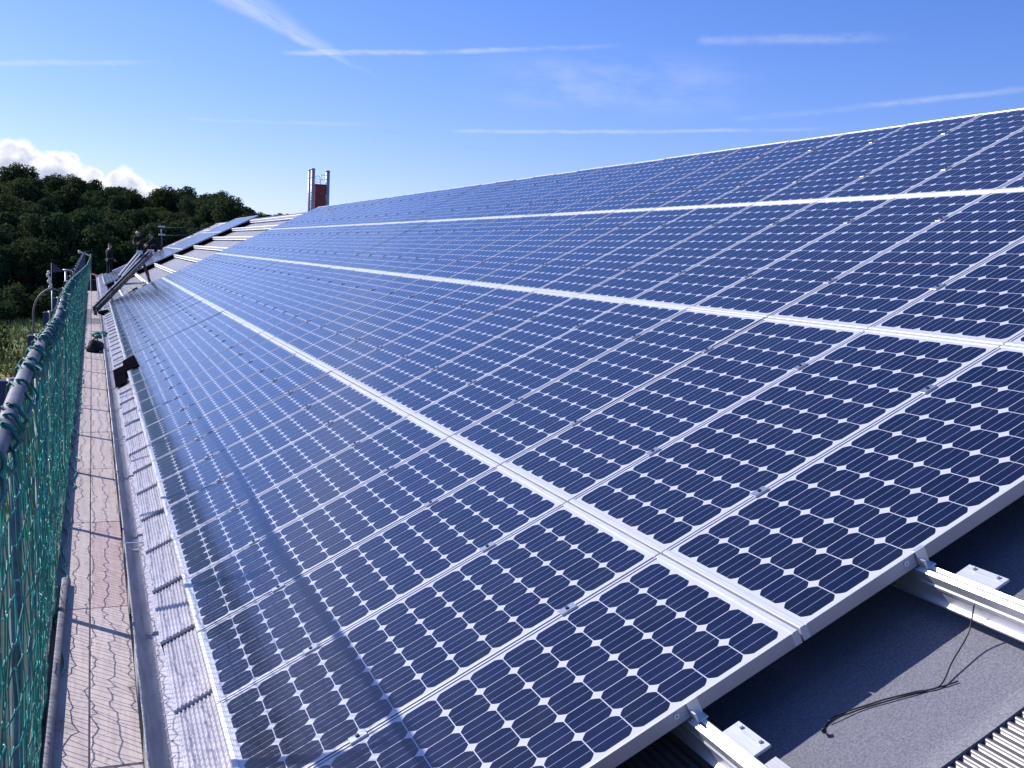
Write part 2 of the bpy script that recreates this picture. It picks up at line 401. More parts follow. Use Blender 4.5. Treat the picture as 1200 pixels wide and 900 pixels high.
SL = math.radians(27.0); CS, SN = math.cos(SL), math.sin(SL)
def W(v, u, h): return Vector((v * CS - h * SN, u, v * SN + h * CS))        # roof coordinates -> world
TILT = Matrix(((CS, 0, -SN, 0), (0, 1, 0, 0), (SN, 0, CS, 0), (0, 0, 0, 1)))
HR = -0.21                                                                   # roof skin below the panel faces
U_END = 62.0; U_NEAR = -5.0
RIDGE_V = 5.28; EAVE_V = -1.885

# ================================================================== SETTING
g = MB(); n = 24; X0, X1, Y0, Y1 = -2500, 2500, -600, 4500
g.v = [(X0, Y0, -7), (X1, Y0, -7), (X1, Y1, -7), (X0, Y1, -7)]; g.face((0, 1, 2, 3))
tag(g.build('ground', M['ground']), kind='structure')

g = MB(); g.v = [(-5.2, -40, -6.99), (20, -40, -6.99), (20, 80, -6.99), (-3.4, 80, -6.99), (-4.2, 22, -6.99)]; g.face((0, 1, 2, 3, 4))
tag(g.build('yard', M['yard']), kind='structure')
def interp(x, pts):
    if x <= pts[0][0]: return pts[0][1]
    for (a, b), (c, d) in zip(pts, pts[1:]):
        if x <= c: return b + (d - b) * (x - a) / (c - a)
    return pts[-1][1]
SKYLINE = [(-30, 1.6), (-20, 2.3), (-12, 2.7), (-6, 2.75), (-4.1, 2.75), (-2.6, 2.92), (-0.9, 2.83), (0.2, 2.7), (1.6, 2.45), (2.3, 2.15), (2.9, 2.2), (3.3, 2.5), (4.7, 2.65), (5.3, 2.6), (6.25, 2.15), (7.3, 2.0), (8.1, 1.85), (9.5, 1.2), (14, 0.6), (30, 0.2)]
D_FOOT, D_TOP = 118.0, 205.0
def hill_z(az, d):
    """ground height on the wooded hill; the tree tops reach the skyline"""
    top = CAM.z + math.tan(math.radians(interp(az, SKYLINE))) * D_TOP - 7.9
    t = max(0.0, min(1.0, (d - D_FOOT) / (D_TOP - D_FOOT)))
    s = math.sin(t * math.pi / 2) ** 0.9
    if d > D_TOP: s = max(0.0, 1 - ((d - D_TOP) / 160.0) ** 2)
    return -7.02 + (top + 7.0) * s
hm = MB(); na, nd = 61, 26
for i in range(nd):
    d = D_FOOT - 4 + (D_TOP + 160 - D_FOOT) * (i / (nd - 1))
    for j in range(na):
        az = -30 + 60 * j / (na - 1); a = math.radians(az)
        hm.v.append((CAM.x + math.sin(a) * d, CAM.y + math.cos(a) * d, hill_z(az, d) - (0.06 if i == 0 else 0)))
for i in range(nd - 1):
    for j in range(na - 1):
        k = i * na + j; hm.face((k, k + 1, k + na + 1, k + na), 0, True)
tag(hm.build('hill', M['hill']), kind='structure')

# ---- trees of the wood: every tree an object, crowns share a few meshes
def crown_mesh(name, seed, h, rx, leafmat, nleaf=4200, leaf=0.22, low=0.12):
    rnd = random.Random(seed); mb = MB()
    lobes = []
    for i in range(15):
        a = rnd.uniform(0, 6.283); z = rnd.uniform(low + 0.12, 0.86) * h; w = math.sin(min(1, max(0.05, (z / h - low) / (1.0 - low))) * math.pi) ** 0.55
        rr = rx * 0.66 * w * math.sqrt(rnd.random()); lobes.append((Vector((math.cos(a) * rr, math.sin(a) * rr, z)), rx * rnd.uniform(0.30, 0.52)))
    lobes.append((Vector((0, 0, h * 0.82)), rx * 0.40)); lobes.append((Vector((0, 0, h * 0.5)), rx * 0.6))
    for i in range(nleaf):
        c, r = lobes[rnd.randrange(len(lobes))]
        d = Vector((rnd.gauss(0, 1), rnd.gauss(0, 1), rnd.gauss(0.25, 1))).normalized()
        p = c + d * r * (rnd.random() ** 0.22) * rnd.uniform(0.86, 1.12); p.z = min(p.z, h * 1.03)
        if p.z < low * h: continue
        nrm = (d + Vector((rnd.gauss(0, .6), rnd.gauss(0, .6), rnd.gauss(0, .6)))).normalized()
        a = nrm.orthogonal().normalized(); a = Matrix.Rotation(rnd.uniform(0, 6.28), 3, nrm) @ a; b = nrm.cross(a)
        s = leaf * rnd.uniform(0.55, 1.25); k = len(mb.v)
        for (q, w) in ((-1, 0), (0, -.55), (1, 0), (0, .55)): mb.v.append(tuple(p + a * (q * s) + b * (w * s)))
        mb.face((k, k + 1, k + 2, k + 3), 0)
    # trunk and limbs
    mb.tube([(0, 0, -0.6), (0.05, 0.03, h * 0.3), (0.1, -0.05, h * 0.75)], 0.2, 6, 1, rs=[0.26, 0.2, 0.06])
    for i in range(5):
        c, r = lobes[i]; mb.tube([(0.04, 0, h * rnd.uniform(0.22, 0.45)), tuple(c * 0.6 + Vector((0, 0, h * .1))), tuple(c)], 0.06, 5, 1, rs=[0.1, 0.06, 0.02])
    return mb.mesh(name, [leafmat, M['bark']])
protos = [crown_mesh('broadleaf_tree', 11, 7.2, 3.1, M['leaf_a']), crown_mesh('broadleaf_tree', 12, 8.0, 2.8, M['leaf_b']), crown_mesh('broadleaf_tree', 13, 6.4, 3.4, M['leaf_a']),
          crown_mesh('broadleaf_tree', 14, 7.4, 2.5, M['leaf_b']), crown_mesh('broadleaf_tree', 15, 8.6, 3.2, M['leaf_a'])]
shrubs = [crown_mesh('shrub', 21, 2.6, 1.6, M['leaf_b'], 1100, 0.17, 0.02), crown_mesh('shrub', 22, 2.0, 1.5, M['leaf_a'], 1000, 0.16, 0.02)]
rnd = random.Random(5); cnt = 0
rows = [D_FOOT + 3, 124, 130, 137, 145, 153, 162, 171, 181, 191, 200, 208]
for ri, d0 in enumerate(rows):
    az = -6.3 + rnd.random(); lim = 8.9
    step = 3.35
    while az < lim:
        d = d0 + rnd.uniform(-2.5, 2.5); a = math.radians(az)
        z = hill_z(az, d)
        vis = True
        if az > 1.5 and d < 150 and math.degrees(math.atan2(z + 9 - CAM.z, d)) < 0.5: vis = False
        if vis:
            me = protos[rnd.randrange(5)]
            o = link(bpy.data.objects.new('broadleaf_tree', me)); o.location = (CAM.x + math.sin(a) * d, CAM.y + math.cos(a) * d, z)
            s = rnd.uniform(0.8, 1.12) * (0.8 if ri == 0 else 1.0); o.scale = (s * rnd.uniform(.9, 1.15), s * rnd.uniform(.9, 1.15), s * rnd.uniform(.88, 1.06)); o.rotation_euler = (0, 0, rnd.uniform(0, 6.28))
            tag(o, 'dark green broadleaf tree in the dense wood covering the hill beyond the roof', 'tree', 'trees of the wood on the hill'); cnt += 1
        az += math.degrees(step / d) * rnd.uniform(0.75, 1.25) * (1.0 if ri < 9 else 0.8)
# two trees peeping over the ridge beyond the wood's right end
for az, s in ((8.45, .62), (8.85, .55), (9.25, .5)):
    d = 150; a = math.radians(az); o = link(bpy.data.objects.new('broadleaf_tree', protos[rnd.randrange(5)]))
    o.location = (CAM.x + math.sin(a) * d, CAM.y + math.cos(a) * d, CAM.z + math.tan(math.radians(1.62)) * d - 7.0 * s); o.scale = (s * .85, s * .85, s)
    tag(o, 'small tree top just clearing the roof ridge left of the steel chimney', 'tree', 'tree tops above the ridge')
for i, (az, d, s) in enumerate([(-4.6, 112, 1.2), (-3.9, 109, 1.0), (-3.4, 114, 1.3), (-2.8, 116, .9), (-2.2, 114, 1.2), (-1.6, 117, 1.2), (-1.0, 115, 1.0), (-0.3, 116, 1.3), (.4, 115, 1.1), (-6.0, 58, 1.5), (-6.6, 50, 1.7), (-5.3, 66, 1.2), (-4.9, 78, 1.1), (-6.8, 40, 1.3), (-5.6, 40, .8)]):
    a = math.radians(az); o = link(bpy.data.objects.new('shrub', shrubs[i % 2])); o.location = (CAM.x + math.sin(a) * d, CAM.y + math.cos(a) * d, -7.0); o.scale = (s, s, s); o.rotation_euler = (0, 0, i * 1.7)
    if d > 100: tag(o, 'low dark shrub where the wood meets the far edge of the meadow', 'shrub', 'shrubs at the wood edge')
    else: tag(o, 'dark bushy shrub in the near meadow left of the scaffold net', 'shrub', 'shrubs in the near meadow')
# meadow tufts
tm = MB(); rnd = random.Random(9)
for i in range(5200):
    d = 30 + 86 * rnd.random() ** 0.8; a = math.radians(rnd.uniform(-6.5, 1.6)); p = Vector((CAM.x + math.sin(a) * d, CAM.y + math.cos(a) * d, -7.0))
    hgt = rnd.uniform(.18, .55); wd = rnd.uniform(.04, .10); th = rnd.uniform(0, 3.14); c, s = math.cos(th) * wd, math.sin(th) * wd; k = len(tm.v)
    lean = Vector((rnd.gauss(0, .12), rnd.gauss(0, .12), hgt))
    tm.v += [tuple(p + Vector((-c, -s, -.02))), tuple(p + Vector((c, s, -.02))), tuple(p + lean)]; tm.face((k, k + 1, k + 2))
    k = len(tm.v); tm.v += [tuple(p + Vector((-s, c, -.02))), tuple(p + Vector((s, -c, -.02))), tuple(p + lean * .8 + Vector((.1, .05, 0)))]; tm.face((k, k + 1, k + 2))
tag(tm.build('tall_grass', M['grass']), 'tall yellowish grass of the meadow below the scaffold', 'grass', kind='stuff')

# ================================================================== BUILDING
bld = empty('building', (4.0, 28, -7.0), 'long hall with ribbed pitched roof carrying the blue solar array', 'building')
def under(o):          # parent to the building while keeping world coordinates
    o.parent = bld; o.matrix_parent_inverse = Matrix.Translation(-Vector(bld.location)); return o
def rib_profile(v0, v1, pitch, amp, h):
    out = []; k = int(round((v1 - v0) / pitch))
    for i in range(k):
        b = v0 + i * pitch
        out += [(b, h), (b + pitch * .18, h + amp * .62), (b + pitch * .36, h + amp), (b + pitch * .54, h + amp * .9), (b + pitch * .72, h + amp * .38), (b + pitch * .86, h + amp * .03)]
    out.append((v1, h)); return out
mb = MB(); ribs = rib_profile(EAVE_V + .02, RIDGE_V, 0.026, 0.009, HR)
mb.extrude_y(ribs, U_NEAR, U_END, X=TILT, sm=True)
under(mb.build('roof_covering', M['sheet']))
mb = MB(); mb.extrude_y([(EAVE_V + .03, HR - .012), (RIDGE_V, HR - .012), (RIDGE_V, HR - .16), (EAVE_V + .03, HR - .10)], U_NEAR + .01, U_END - .01, closed=True, X=TILT)
under(mb.build('roof_deck', M['toe']))
rp = W(RIDGE_V, 0, HR)
mb = MB(); mb.extrude_y([(rp.x + .02, rp.z - .02), (rp.x + 6.2, rp.z - 3.2), (rp.x + 6.2, rp.z - 3.4), (rp.x + .02, rp.z - .22)], U_NEAR, U_END, closed=True)
under(mb.build('roof_back_slope', M['sheet']))
mb = MB(); mb.extrude_y([(rp.x - .13, rp.z - .045), (rp.x - .05, rp.z + .02), (rp.x + .03, rp.z + .03), (rp.x + .11, rp.z + .0), (rp.x + .17, rp.z - .06)], U_NEAR, U_END, sm=True)
under(mb.build('ridge_cap', M['sheet']))
ep = W(EAVE_V, 0, HR)
mb = MB(); mb.box(ep.x + .22, U_NEAR + .3, -7, rp.x + 5.9, U_END - .3, -1.32)
mb.v += [(ep.x + .5, U_END - .31, -1.33), (rp.x + 5.6, U_END - .31, -1.33), (rp.x, U_END - .31, rp.z - .35), (ep.x + .5, U_NEAR + .31, -1.33), (rp.x + 5.6, U_NEAR + .31, -1.33), (rp.x, U_NEAR + .31, rp.z - .35)]
k = len(mb.v) - 6; mb.face((k, k + 1, k + 2)); mb.face((k + 3, k + 5, k + 4))
under(mb.build('wall', M['wall']))
mb = MB(); mb.box(ep.x + .03, U_NEAR, ep.z - .22, ep.x + .055, U_END, ep.z - .02)
under(mb.build('fascia_board', M['toe']))
# felt laid over the covering near the cut end of the array
mb = MB(); hf = HR + .013
def sheet_grid(mb, v0, v1, u0, u1, h, nv, nu, amp, seed, th=.004):
    r = random.Random(seed); b = len(mb.v)
    for i in range(nv + 1):
        for j in range(nu + 1):
            mb.v.append(tuple(W(v0 + (v1 - v0) * i / nv, u0 + (u1 - u0) * j / nu, h + r.uniform(0, amp))))
    for i in range(nv):
        for j in range(nu):
            k = b + i * (nu + 1) + j; mb.face((k, k + nu + 1, k + nu + 2, k + 1), 0, True)
    # skirt
    for (i, j, di, dj, n_) in ((0, 0, 0, 1, nu), (0, 0, 1, 0, nv), (nv, 0, 0, 1, nu), (0, nu, 1, 0, nv)):
        for q in range(n_):
            a = b + (i + di * q) * (nu + 1) + j + dj * q; c = b + (i + di * (q + 1)) * (nu + 1) + j + dj * (q + 1)
            k = len(mb.v); off = W(0, 0, -.012); mb.v += [tuple(Vector(mb.v[a]) + off), tuple(Vector(mb.v[c]) + off)]; mb.face((a, c, k + 1, k))
sheet_grid(mb, -.40, 1.28, -.515, 1.6, hf, 30, 30, .002, 3)
under(mb.build('roofing_felt', M['felt']))
mb = MB(); sheet_grid(mb, 1.27, 5.1, -2.2, 1.6, hf + .006, 30, 30, .002, 4)
under(mb.build('roofing_felt', M['felt']))
# eave sheets: short ribbed pieces, each lapping the one nearer the camera
PU = 0.828
pr_ = rib_profile(-1.835, -1.59, 0.0185, 0.0075, 0.0)
ev = MB(); prof = [(-1.870, -.13), (-1.850, -.03), (-1.846, .002), (-1.838, .004)] + pr_
ev.extrude_y(prof, 0, PU + .02, sm=True)
nf = len(prof); k = len(ev.v)
for (x, z) in prof: ev.v.append((x, -.0005, z))
for (x, z) in prof: ev.v.append((x, -.0005, min(z, 0) - .014))
for i in range(nf - 1): ev.face((k + i, k + nf + i, k + nf + i + 1, k + i + 1))
evm = ev.mesh('eave_sheet', M['eave'])
rnd = random.Random(3)
for i in range(-6, 73):
    o = link(bpy.data.objects.new('eave_sheet', evm)); under(o)
    y = i * PU + .35
    o.location = W(0, 0, -.082 + rnd.uniform(-.002, .002)) + Vector((0, y, 0)) + W(rnd.uniform(-.006, .006), 0, 0)
    o.rotation_euler = (math.radians(-1.35) + rnd.uniform(-.002, .002), -SL, rnd.uniform(-.003, .003))
mb = MB(); mb.extrude_y([(EAVE_V + .08, HR + .004), (EAVE_V - .035, HR + .002), (EAVE_V - .05, HR - .012), (EAVE_V - .05, HR - .05)], U_NEAR, U_END, X=TILT)
for i in range(-20, 420):
    y = i * .145; mb.box(EAVE_V - .048, y, HR + .003, EAVE_V - .02, y + .006, HR + .0045, X=TILT)
under(mb.build('drip_edge', M['drip']))
# gutter
gx, gz, gr = ep.x - .058, ep.z - .005, .062
prof = [(gx - gr - .010, gz + .006), (gx - gr - .012, gz + .016), (gx - gr - .004, gz + .020), (gx - gr + .003, gz + .012)] + [(gx - gr * math.cos(t), gz - gr * .5 * math.sin(t)) for t in [math.pi * q / 12 for q in range(0, 13)]] + [(gx + gr + .001, gz + .012)]
outer = [(x + (.0015 if i > 10 else -.0015), z - .002) for i, (x, z) in enumerate(prof)][::-1]
gut = MB(); gut.extrude_y(prof + outer, U_NEAR, U_END, closed=True, sm=True); gut = under(gut.build('gutter', M['zinc']))
br = MB(); br.extrude_y([(gx - gr * 1.04 * math.cos(t), gz - gr * .56 * math.sin(t)) for t in [math.pi * q / 10 for q in range(11)]] + [(gx - gr * .97 * math.cos(t), gz - gr * .49 * math.sin(t)) for t in [math.pi * q / 10 for q in range(10, -1, -1)]], 0, .03, closed=True)
br.box(gx - gr, 0.004, gz + .016, gx + gr, .026, gz + .020)
brm = br.mesh('gutter_bracket', M['steel'])
for i in range(11):
    o = link(bpy.data.objects.new('gutter_bracket', brm)); under(o); o.location = (0, 1.0 + i * 4.15, 0)

# ================================================================== SOLAR PANELS
WID = PU - .011
def panel_meshes(L):
    fr = MB()
    e = .025          # short-end members
    prof = [(0, -.046), (0, -.003), (.003, 0), (e - .006, .0), (e - .004, -.002), (e, -.0025), (e, -.046)]
    fr.extrude_y(prof, .0, WID, closed=True)
    fr.extrude_y([(L - x, z) for x, z in prof][::-1], .0, WID, closed=True)
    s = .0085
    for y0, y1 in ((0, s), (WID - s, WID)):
        fr.box(e, y0, -.046, L - e, y1, -.0006, 1); fr.mi[-5] = 0  # sides take the shaded tone, the sunlit top lip the bright one
    # drain / earthing eyelets on the long sides
    gl = MB(); gl.v = [(.004, s * .5, -.004), (L - .004, s * .5, -.004), (L - .004, WID - s * .5, -.004), (.004, WID - s * .5, -.004)]
    gl.face((0, 1, 2, 3))
    k = 4; gl.v += [(x, y, -.010) for x, y, z in gl.v]; gl.face((7, 6, 5, 4))
    gm = gl.mesh('laminate', M['glass'])
    uvl = gm.uv_layers.new(name='cells')
    mv = .0375; pv = (L - 2 * mv) / 12; mu = (WID - 6 * .128) / 2
    for li, lp in enumerate(gm.loops):
        x, y, z = gm.vertices[lp.vertex_index].co
        uvl.data[li].uv = ((y - mu) / .128, (x - mv) / pv)
    return fr.mesh('frame', [M['alu'], M['alushade']]), gm
cl = MB(); cl.cbox(-.032, -.021, -.004, .032, .021, .0045, .0015)
clt = MB(); clt.tube([(0, 0, .0045), (0, 0, .011)], .0075, 6, 0, sm=False)
CLM = cl.mesh('clamp', M['clamp']); BOM = clt.mesh('bolt', M['bolt'])
RL = [(-1.652, 1.648), (.003, 1.703), (1.711, 1.703), (3.419, 1.655)]       # (lower edge v, length) of the four rows
RM = [panel_meshes(L) for v, L in RL]
RAILS = [-1.236, -.405, .455, 1.300, 2.165, 3.005, 3.865, 4.680]
rname = ['bottom row along the eave', 'second row from the eave', 'third row from the eave', 'top row along the ridge']
ONES = ['', 'first', 'second', 'third', 'fourth', 'fifth', 'sixth', 'seventh', 'eighth', 'ninth', 'tenth', 'eleventh', 'twelfth', 'thirteenth', 'fourteenth', 'fifteenth', 'sixteenth', 'seventeenth', 'eighteenth', 'nineteenth']
TENS = {2: 'twent', 3: 'thirt'}
def ordinal(n):
    if n < 20: return ONES[n]
    return TENS[n // 10] + ('ieth' if n % 10 == 0 else 'y-' + ONES[n % 10])
N_NEAR = 37; rnd = random.Random(8)
def place_panel(row, u, label, group):
    v0, L = RL[row]
    e = empty('solar_panel', W(v0, u, rnd.uniform(-.0012, .0012)), label, 'solar panel', group)
    e.rotation_euler = (math.radians(rnd.gauss(0, .07)), -SL + math.radians(rnd.gauss(0, .07)), 0)
    fm, gm = RM[row]
    link(bpy.data.objects.new('frame', fm), e); link(bpy.data.objects.new('laminate', gm), e)
    return e
for c in range(N_NEAR):
    u = .007 + c * PU + (.024 if c >= 18 else 0)
    for r in range(4):
        e = place_panel(r, u + .0, 'blue solar panel, %s, %s column from the near cut end' % (rname[r], ordinal(c + 1)), 'solar panels of the near array')
        for rv in RAILS[2 * r:2 * r + 2]:
            if c < N_NEAR - 1 and c != 17:
                o = link(bpy.data.objects.new('clamp', CLM), e); o.location = (rv - RL[r][0], WID + .007, .0)
                b = link(bpy.data.objects.new('bolt', BOM), o)
            if c == 0:      # earthing eyelet and end clamp on the near long side
                ey = MB(); ey.tube([(0, .0, 0), (0, -.004, 0)], .0085, 12, 0); ey.tube([(0, -.004, 0), (0, -.0046, 0)], .003, 8, 1)
                o = ey.build('eyelet', [M['white'], M['bolt']], e); o.location = (rv - RL[r][0] - .045, 0, -.017)
FAR_U = 43.6
for r, nc in ((0, 13), (1, 12), (2, 11), (3, 9)):
    for c in range(nc):
        place_panel(r, FAR_U + c * PU, 'far block solar panel, %s, %s from the bare roof gap' % (rname[r], ordinal(c + 1)), 'solar panels of the far block')

# ---- mounting rails along the roof, with roof-hook plates and end clamps
def rail_part(u0, u1):
    mb = MB(); h = -.050; w = .021
    # grooved top: small round ridges running along the extrusion
    top = []
    for k in range(5):
        b = -w + 2 * w * k / 5; q = 2 * w / 5
        if k == 2: top += [(b + .0005, h - .001), (b + .001, h - .014), (b + q - .001, h - .014), (b + q - .0005, h - .001)]
        else: top += [(b, h - .0022), (b + q * .45, h), (b + q * .55, h), (b + q * .97, h - .0022)]
    prof = [(-w - .018, h - .094), (-w - .018, h - .088), (-w - .002, h - .084), (-w, h - .05), (-w - .004, h - .045), (-w - .004, h - .036), (-w, h - .032), (-w, h - .004)] + top + [(w, h - .004), (w, h - .032), (w + .004, h - .036), (w + .004, h - .045), (w, h - .05), (w + .002, h - .084), (w + .018, h - .088), (w + .018, h - .094)]
    mb.extrude_y(prof[::-1], u0, u1, closed=True)
    return mb
hook = MB(); hook.cbox(.018, -.075, -.004, .075, .075, .004, .001); hook.box(.028, -.035, -.13, .034, .035, -.004); hook.box(.028, -.035, -.135, .12, .035, -.129)
for yy in (-.045, .045): hook.tube([(.062, yy, .004), (.062, yy, .012)], .006, 6, 0)
HKM = hook.mesh('roof_hook', M['alu'])
ecl = MB(); ecl.box(-.018, -.034, -.052, .018, -.002, -.048); ecl.box(-.018, -.006, -.048, .018, -.002, .001); ecl.box(-.018, -.006, .0005, .018, .010, .0042); ecl.box(-.018, -.034, -.048, -.013, -.006, -.02)
ECM = ecl.mesh('end_clamp', M['rail'])
place = ['lowest rail, nearest the eave', 'second rail from the eave, grey felt beside it', 'third rail from the eave, glaring at the array end', 'fourth rail from the eave', 'fifth rail from the eave', 'sixth rail from the eave', 'seventh rail from the eave', 'topmost rail under the ridge']
for i, rv in enumerate(RAILS):
    e = empty('mounting_rail', W(rv, 0, 0), 'long aluminium mounting rail, ' + place[i], 'mounting rail', 'mounting rails along the roof')
    e.rotation_euler = (0, -SL, 0)
    rail_part(-1.35, 55.6).build('extrusion', M['rail'], e)
    for y in (-.195,) + tuple(31.6 + q * 1.5 for q in range(8)):
        o = link(bpy.data.objects.new('roof_hook', HKM), e); o.location = (0, y, -.052)
    o = link(bpy.data.objects.new('end_clamp', ECM), e); o.location = (.012, .005, 0)

# ---- cable lying on the felt
cb = MB()
def smooth(pts, n=8):
    P = [Vector(p) for p in pts]; out = []
    for i in range(len(P) - 1):
        a, b, c, d = P[max(i - 1, 0)], P[i], P[i + 1], P[min(i + 2, len(P) - 1)]
        for k in range(n):
            t = k / n; out.append(.5 * ((2 * b) + (c - a) * t + (2 * a - 5 * b + 4 * c - d) * t * t + (3 * b - a - 3 * c + d) * t ** 3))
    out.append(P[-1]); return out
hc = HR + .019
cb.tube(smooth([W(-.133, -.186, hc + .012), W(-.128, -.17, hc), W(-.10, -.155, hc), W(-.057, -.156, hc), W(.03, -.195, hc), W(.067, -.213, hc), W(.135, -.255, hc), W(.19, -.292, hc + .002), W(.27, -.265, hc + .02), W(.37, -.237, hc + .045), W(.43, -.22, hc + .10)]), .0024, 6)
cb.tube(smooth([W(-.10, -.158, hc + .005), W(.0, -.19, hc), W(.067, -.224, hc), W(.14, -.265, hc), W(.20, -.30, hc), W(.235, -.315, hc)]), .0022, 6)
cb.tube([W(-.137, -.192, hc + .014), W(-.131, -.182, hc + .010)], .0075, 8)
tag(cb.build('cable', M['cable']), 'thin black cable looped on the grey felt at the cut end', 'cable')

# ---- black mat folded over the eave edge of the array
mt = MB()
def slab(poly, hfun, th=.012):
    b = len(mt.v); n_ = len(poly)
    for (v, u) in poly: mt.v.append(tuple(W(v, u, hfun(v, u) + th)))
    for (v, u) in poly: mt.v.append(tuple(W(v, u, hfun(v, u))))
    mt.face(range(b, b + n_)); mt.face([b + n_ + i for i in range(n_)][::-1])
    for i in range(n_): mt.face((b + i, b + n_ + i, b + n_ + (i + 1) % n_, b + (i + 1) % n_))
slab([(-1.675, 13.1), (-1.665, 14.45), (-1.49, 14.5), (-1.475, 13.1), (-1.52, 13.0), (-1.60, 13.2)], lambda v, u: .006)
slab([(-1.862, 12.5), (-1.862, 14.5), (-1.69, 14.5), (-1.69, 13.2), (-1.70, 12.55)], lambda v, u: -.066)
slab([(-1.70, 13.2), (-1.70, 14.5), (-1.668, 14.45), (-1.676, 13.1)], lambda v, u: .004 if v > -1.69 else -.06)
tag(mt.build('rubber_mat', M['black']), 'black rubber mat folded over the lower edge of the array at the eave', 'mat')

# ================================================================== SCAFFOLD
XN = -2.11; ZD = -1.11
sc = empty('scaffold', (-1.95, 20, -7.0), 'eave scaffold walkway of pale pinkish planks with grey tube rail', 'scaffold')
def onsc(o):
    o.parent = sc; o.matrix_parent_inverse = Matrix.Translation(-Vector(sc.location)); return o
BAY = 2.07; Y00 = 1.98 - 3 * BAY
rnd = random.Random(4)
for b in range(24):
    y = Y00 + b * BAY
    for s, (x0, x1) in enumerate(((-2.135, -1.936), (-1.930, -1.722))):
        mb = MB(); mb.cbox(x0, y + .006, 0, x1, y + BAY - .006, .045, .004)
        key = 'plank'
        if b == 4 and s == 1: key = 'plankred'
        if b in (15, 17) or (b == 16 and s == 0): key = 'plankgrey'
        o = onsc(mb.build('deck_plank', [M[key]])); o.location.z += ZD - .045 + rnd.uniform(-.002, .002)
        if key != 'plank': o['label'] = 'reddish plank' if key == 'plankred' else 'dark grey plank'
# transoms
for b in range(25):
    y = Y00 + b * BAY
    mb = MB(); mb.tube([(-2.20, y, ZD - .075), (-1.56, y, ZD - .075)], .024, 8)
    onsc(mb.build('transom', M['tube']))
# posts: outside the net, and inner legs below the deck
for b in range(0, 24):
    y = Y00 + b * BAY
    mb = MB(); mb.tube([(-2.20, y, -7.0), (-2.20, y, .50 if y > -2 else .42)], .0245, 10)
    o = onsc(mb.build('post', M['tube']))
    mb = MB(); mb.cbox(-2.255, y - .02, .36, -2.215, y + .05, .49, .004)
    mb.tube([(-2.20, y, .47), (-2.13, y, .56)], .012, 6)
    onsc(mb.build('bracket', M['bluepaint']))
    mb = MB(); mb.tube([(-1.57, y, -7.0), (-1.57, y, ZD - .05)], .0245, 8)
    onsc(mb.build('leg', M['tube']))
# top rail: tubes of about 3 m that follow the slightly uneven line
RP = [(-2.112, -4.2, .60), (-2.112, -1.5, .60), (-2.112, .1, .585), (-2.11, .9, .628), (-2.11, 2.0, .622), (-2.112, 4.4, .555), (-2.11, 6.0, .612), (-2.128, 9.0, .583), (-2.108, 13.0, .54), (-2.078, 20.0, .43), (-2.045, 32.0, .26), (-1.96, 45.0, .303)]
def rail_at(y):
    for a, b in zip(RP, RP[1:]):
        if y <= b[1]:
            t = (y - a[1]) / (b[1] - a[1]); return Vector((a[0] + (b[0] - a[0]) * t, y, a[2] + (b[2] - a[2]) * t))
    return Vector(RP[-1])
for i in range(0, 16):
    y0, y1 = -4.0 + i * 3.07, min(44.9, -4.0 + (i + 1) * 3.07 + .05)
    mb = MB(); mb.tube([rail_at(y) + Vector((0, 0, -.004 * (i % 2))) for y in [y0 + (y1 - y0) * q / 6 for q in range(7)]], .0215, 14)
    onsc(mb.build('guard_rail', M['tube']))
# toe board and the loose tube lying along it
mb = MB(); mb.box(-2.165, -4, ZD + .002, -2.128, 44, ZD + .07); onsc(mb.build('toe_board', M['toe']))
mb = MB(); mb.tube([(-2.102, -3.0, ZD + .03), (-2.100, 2.0, ZD + .03), (-2.082, 4.55, ZD + .03)], .021, 10); onsc(mb.build('toe_rail', M['tube']))
# end post with the stub tube at the far end of the net
mb = MB(); mb.tube([(-1.96, 45.0, -7), (-1.96, 45.0, .42)], .03, 8); onsc(mb.build('post', M['tube']))
mb = MB(); mb.tube([(-1.99, 45.0, .35), (-2.42, 44.9, .50)], .028, 8); mb.tube([(-2.40, 44.9, .43), (-2.40, 44.9, .55)], .045, 8); onsc(mb.build('stub_tube', M['white']))
mb = MB(); mb.tube([(-2.36, 44.9, .47), (-2.16, 45.0, -.3)], .012, 6); onsc(mb.build('brace', M['redpaint']))

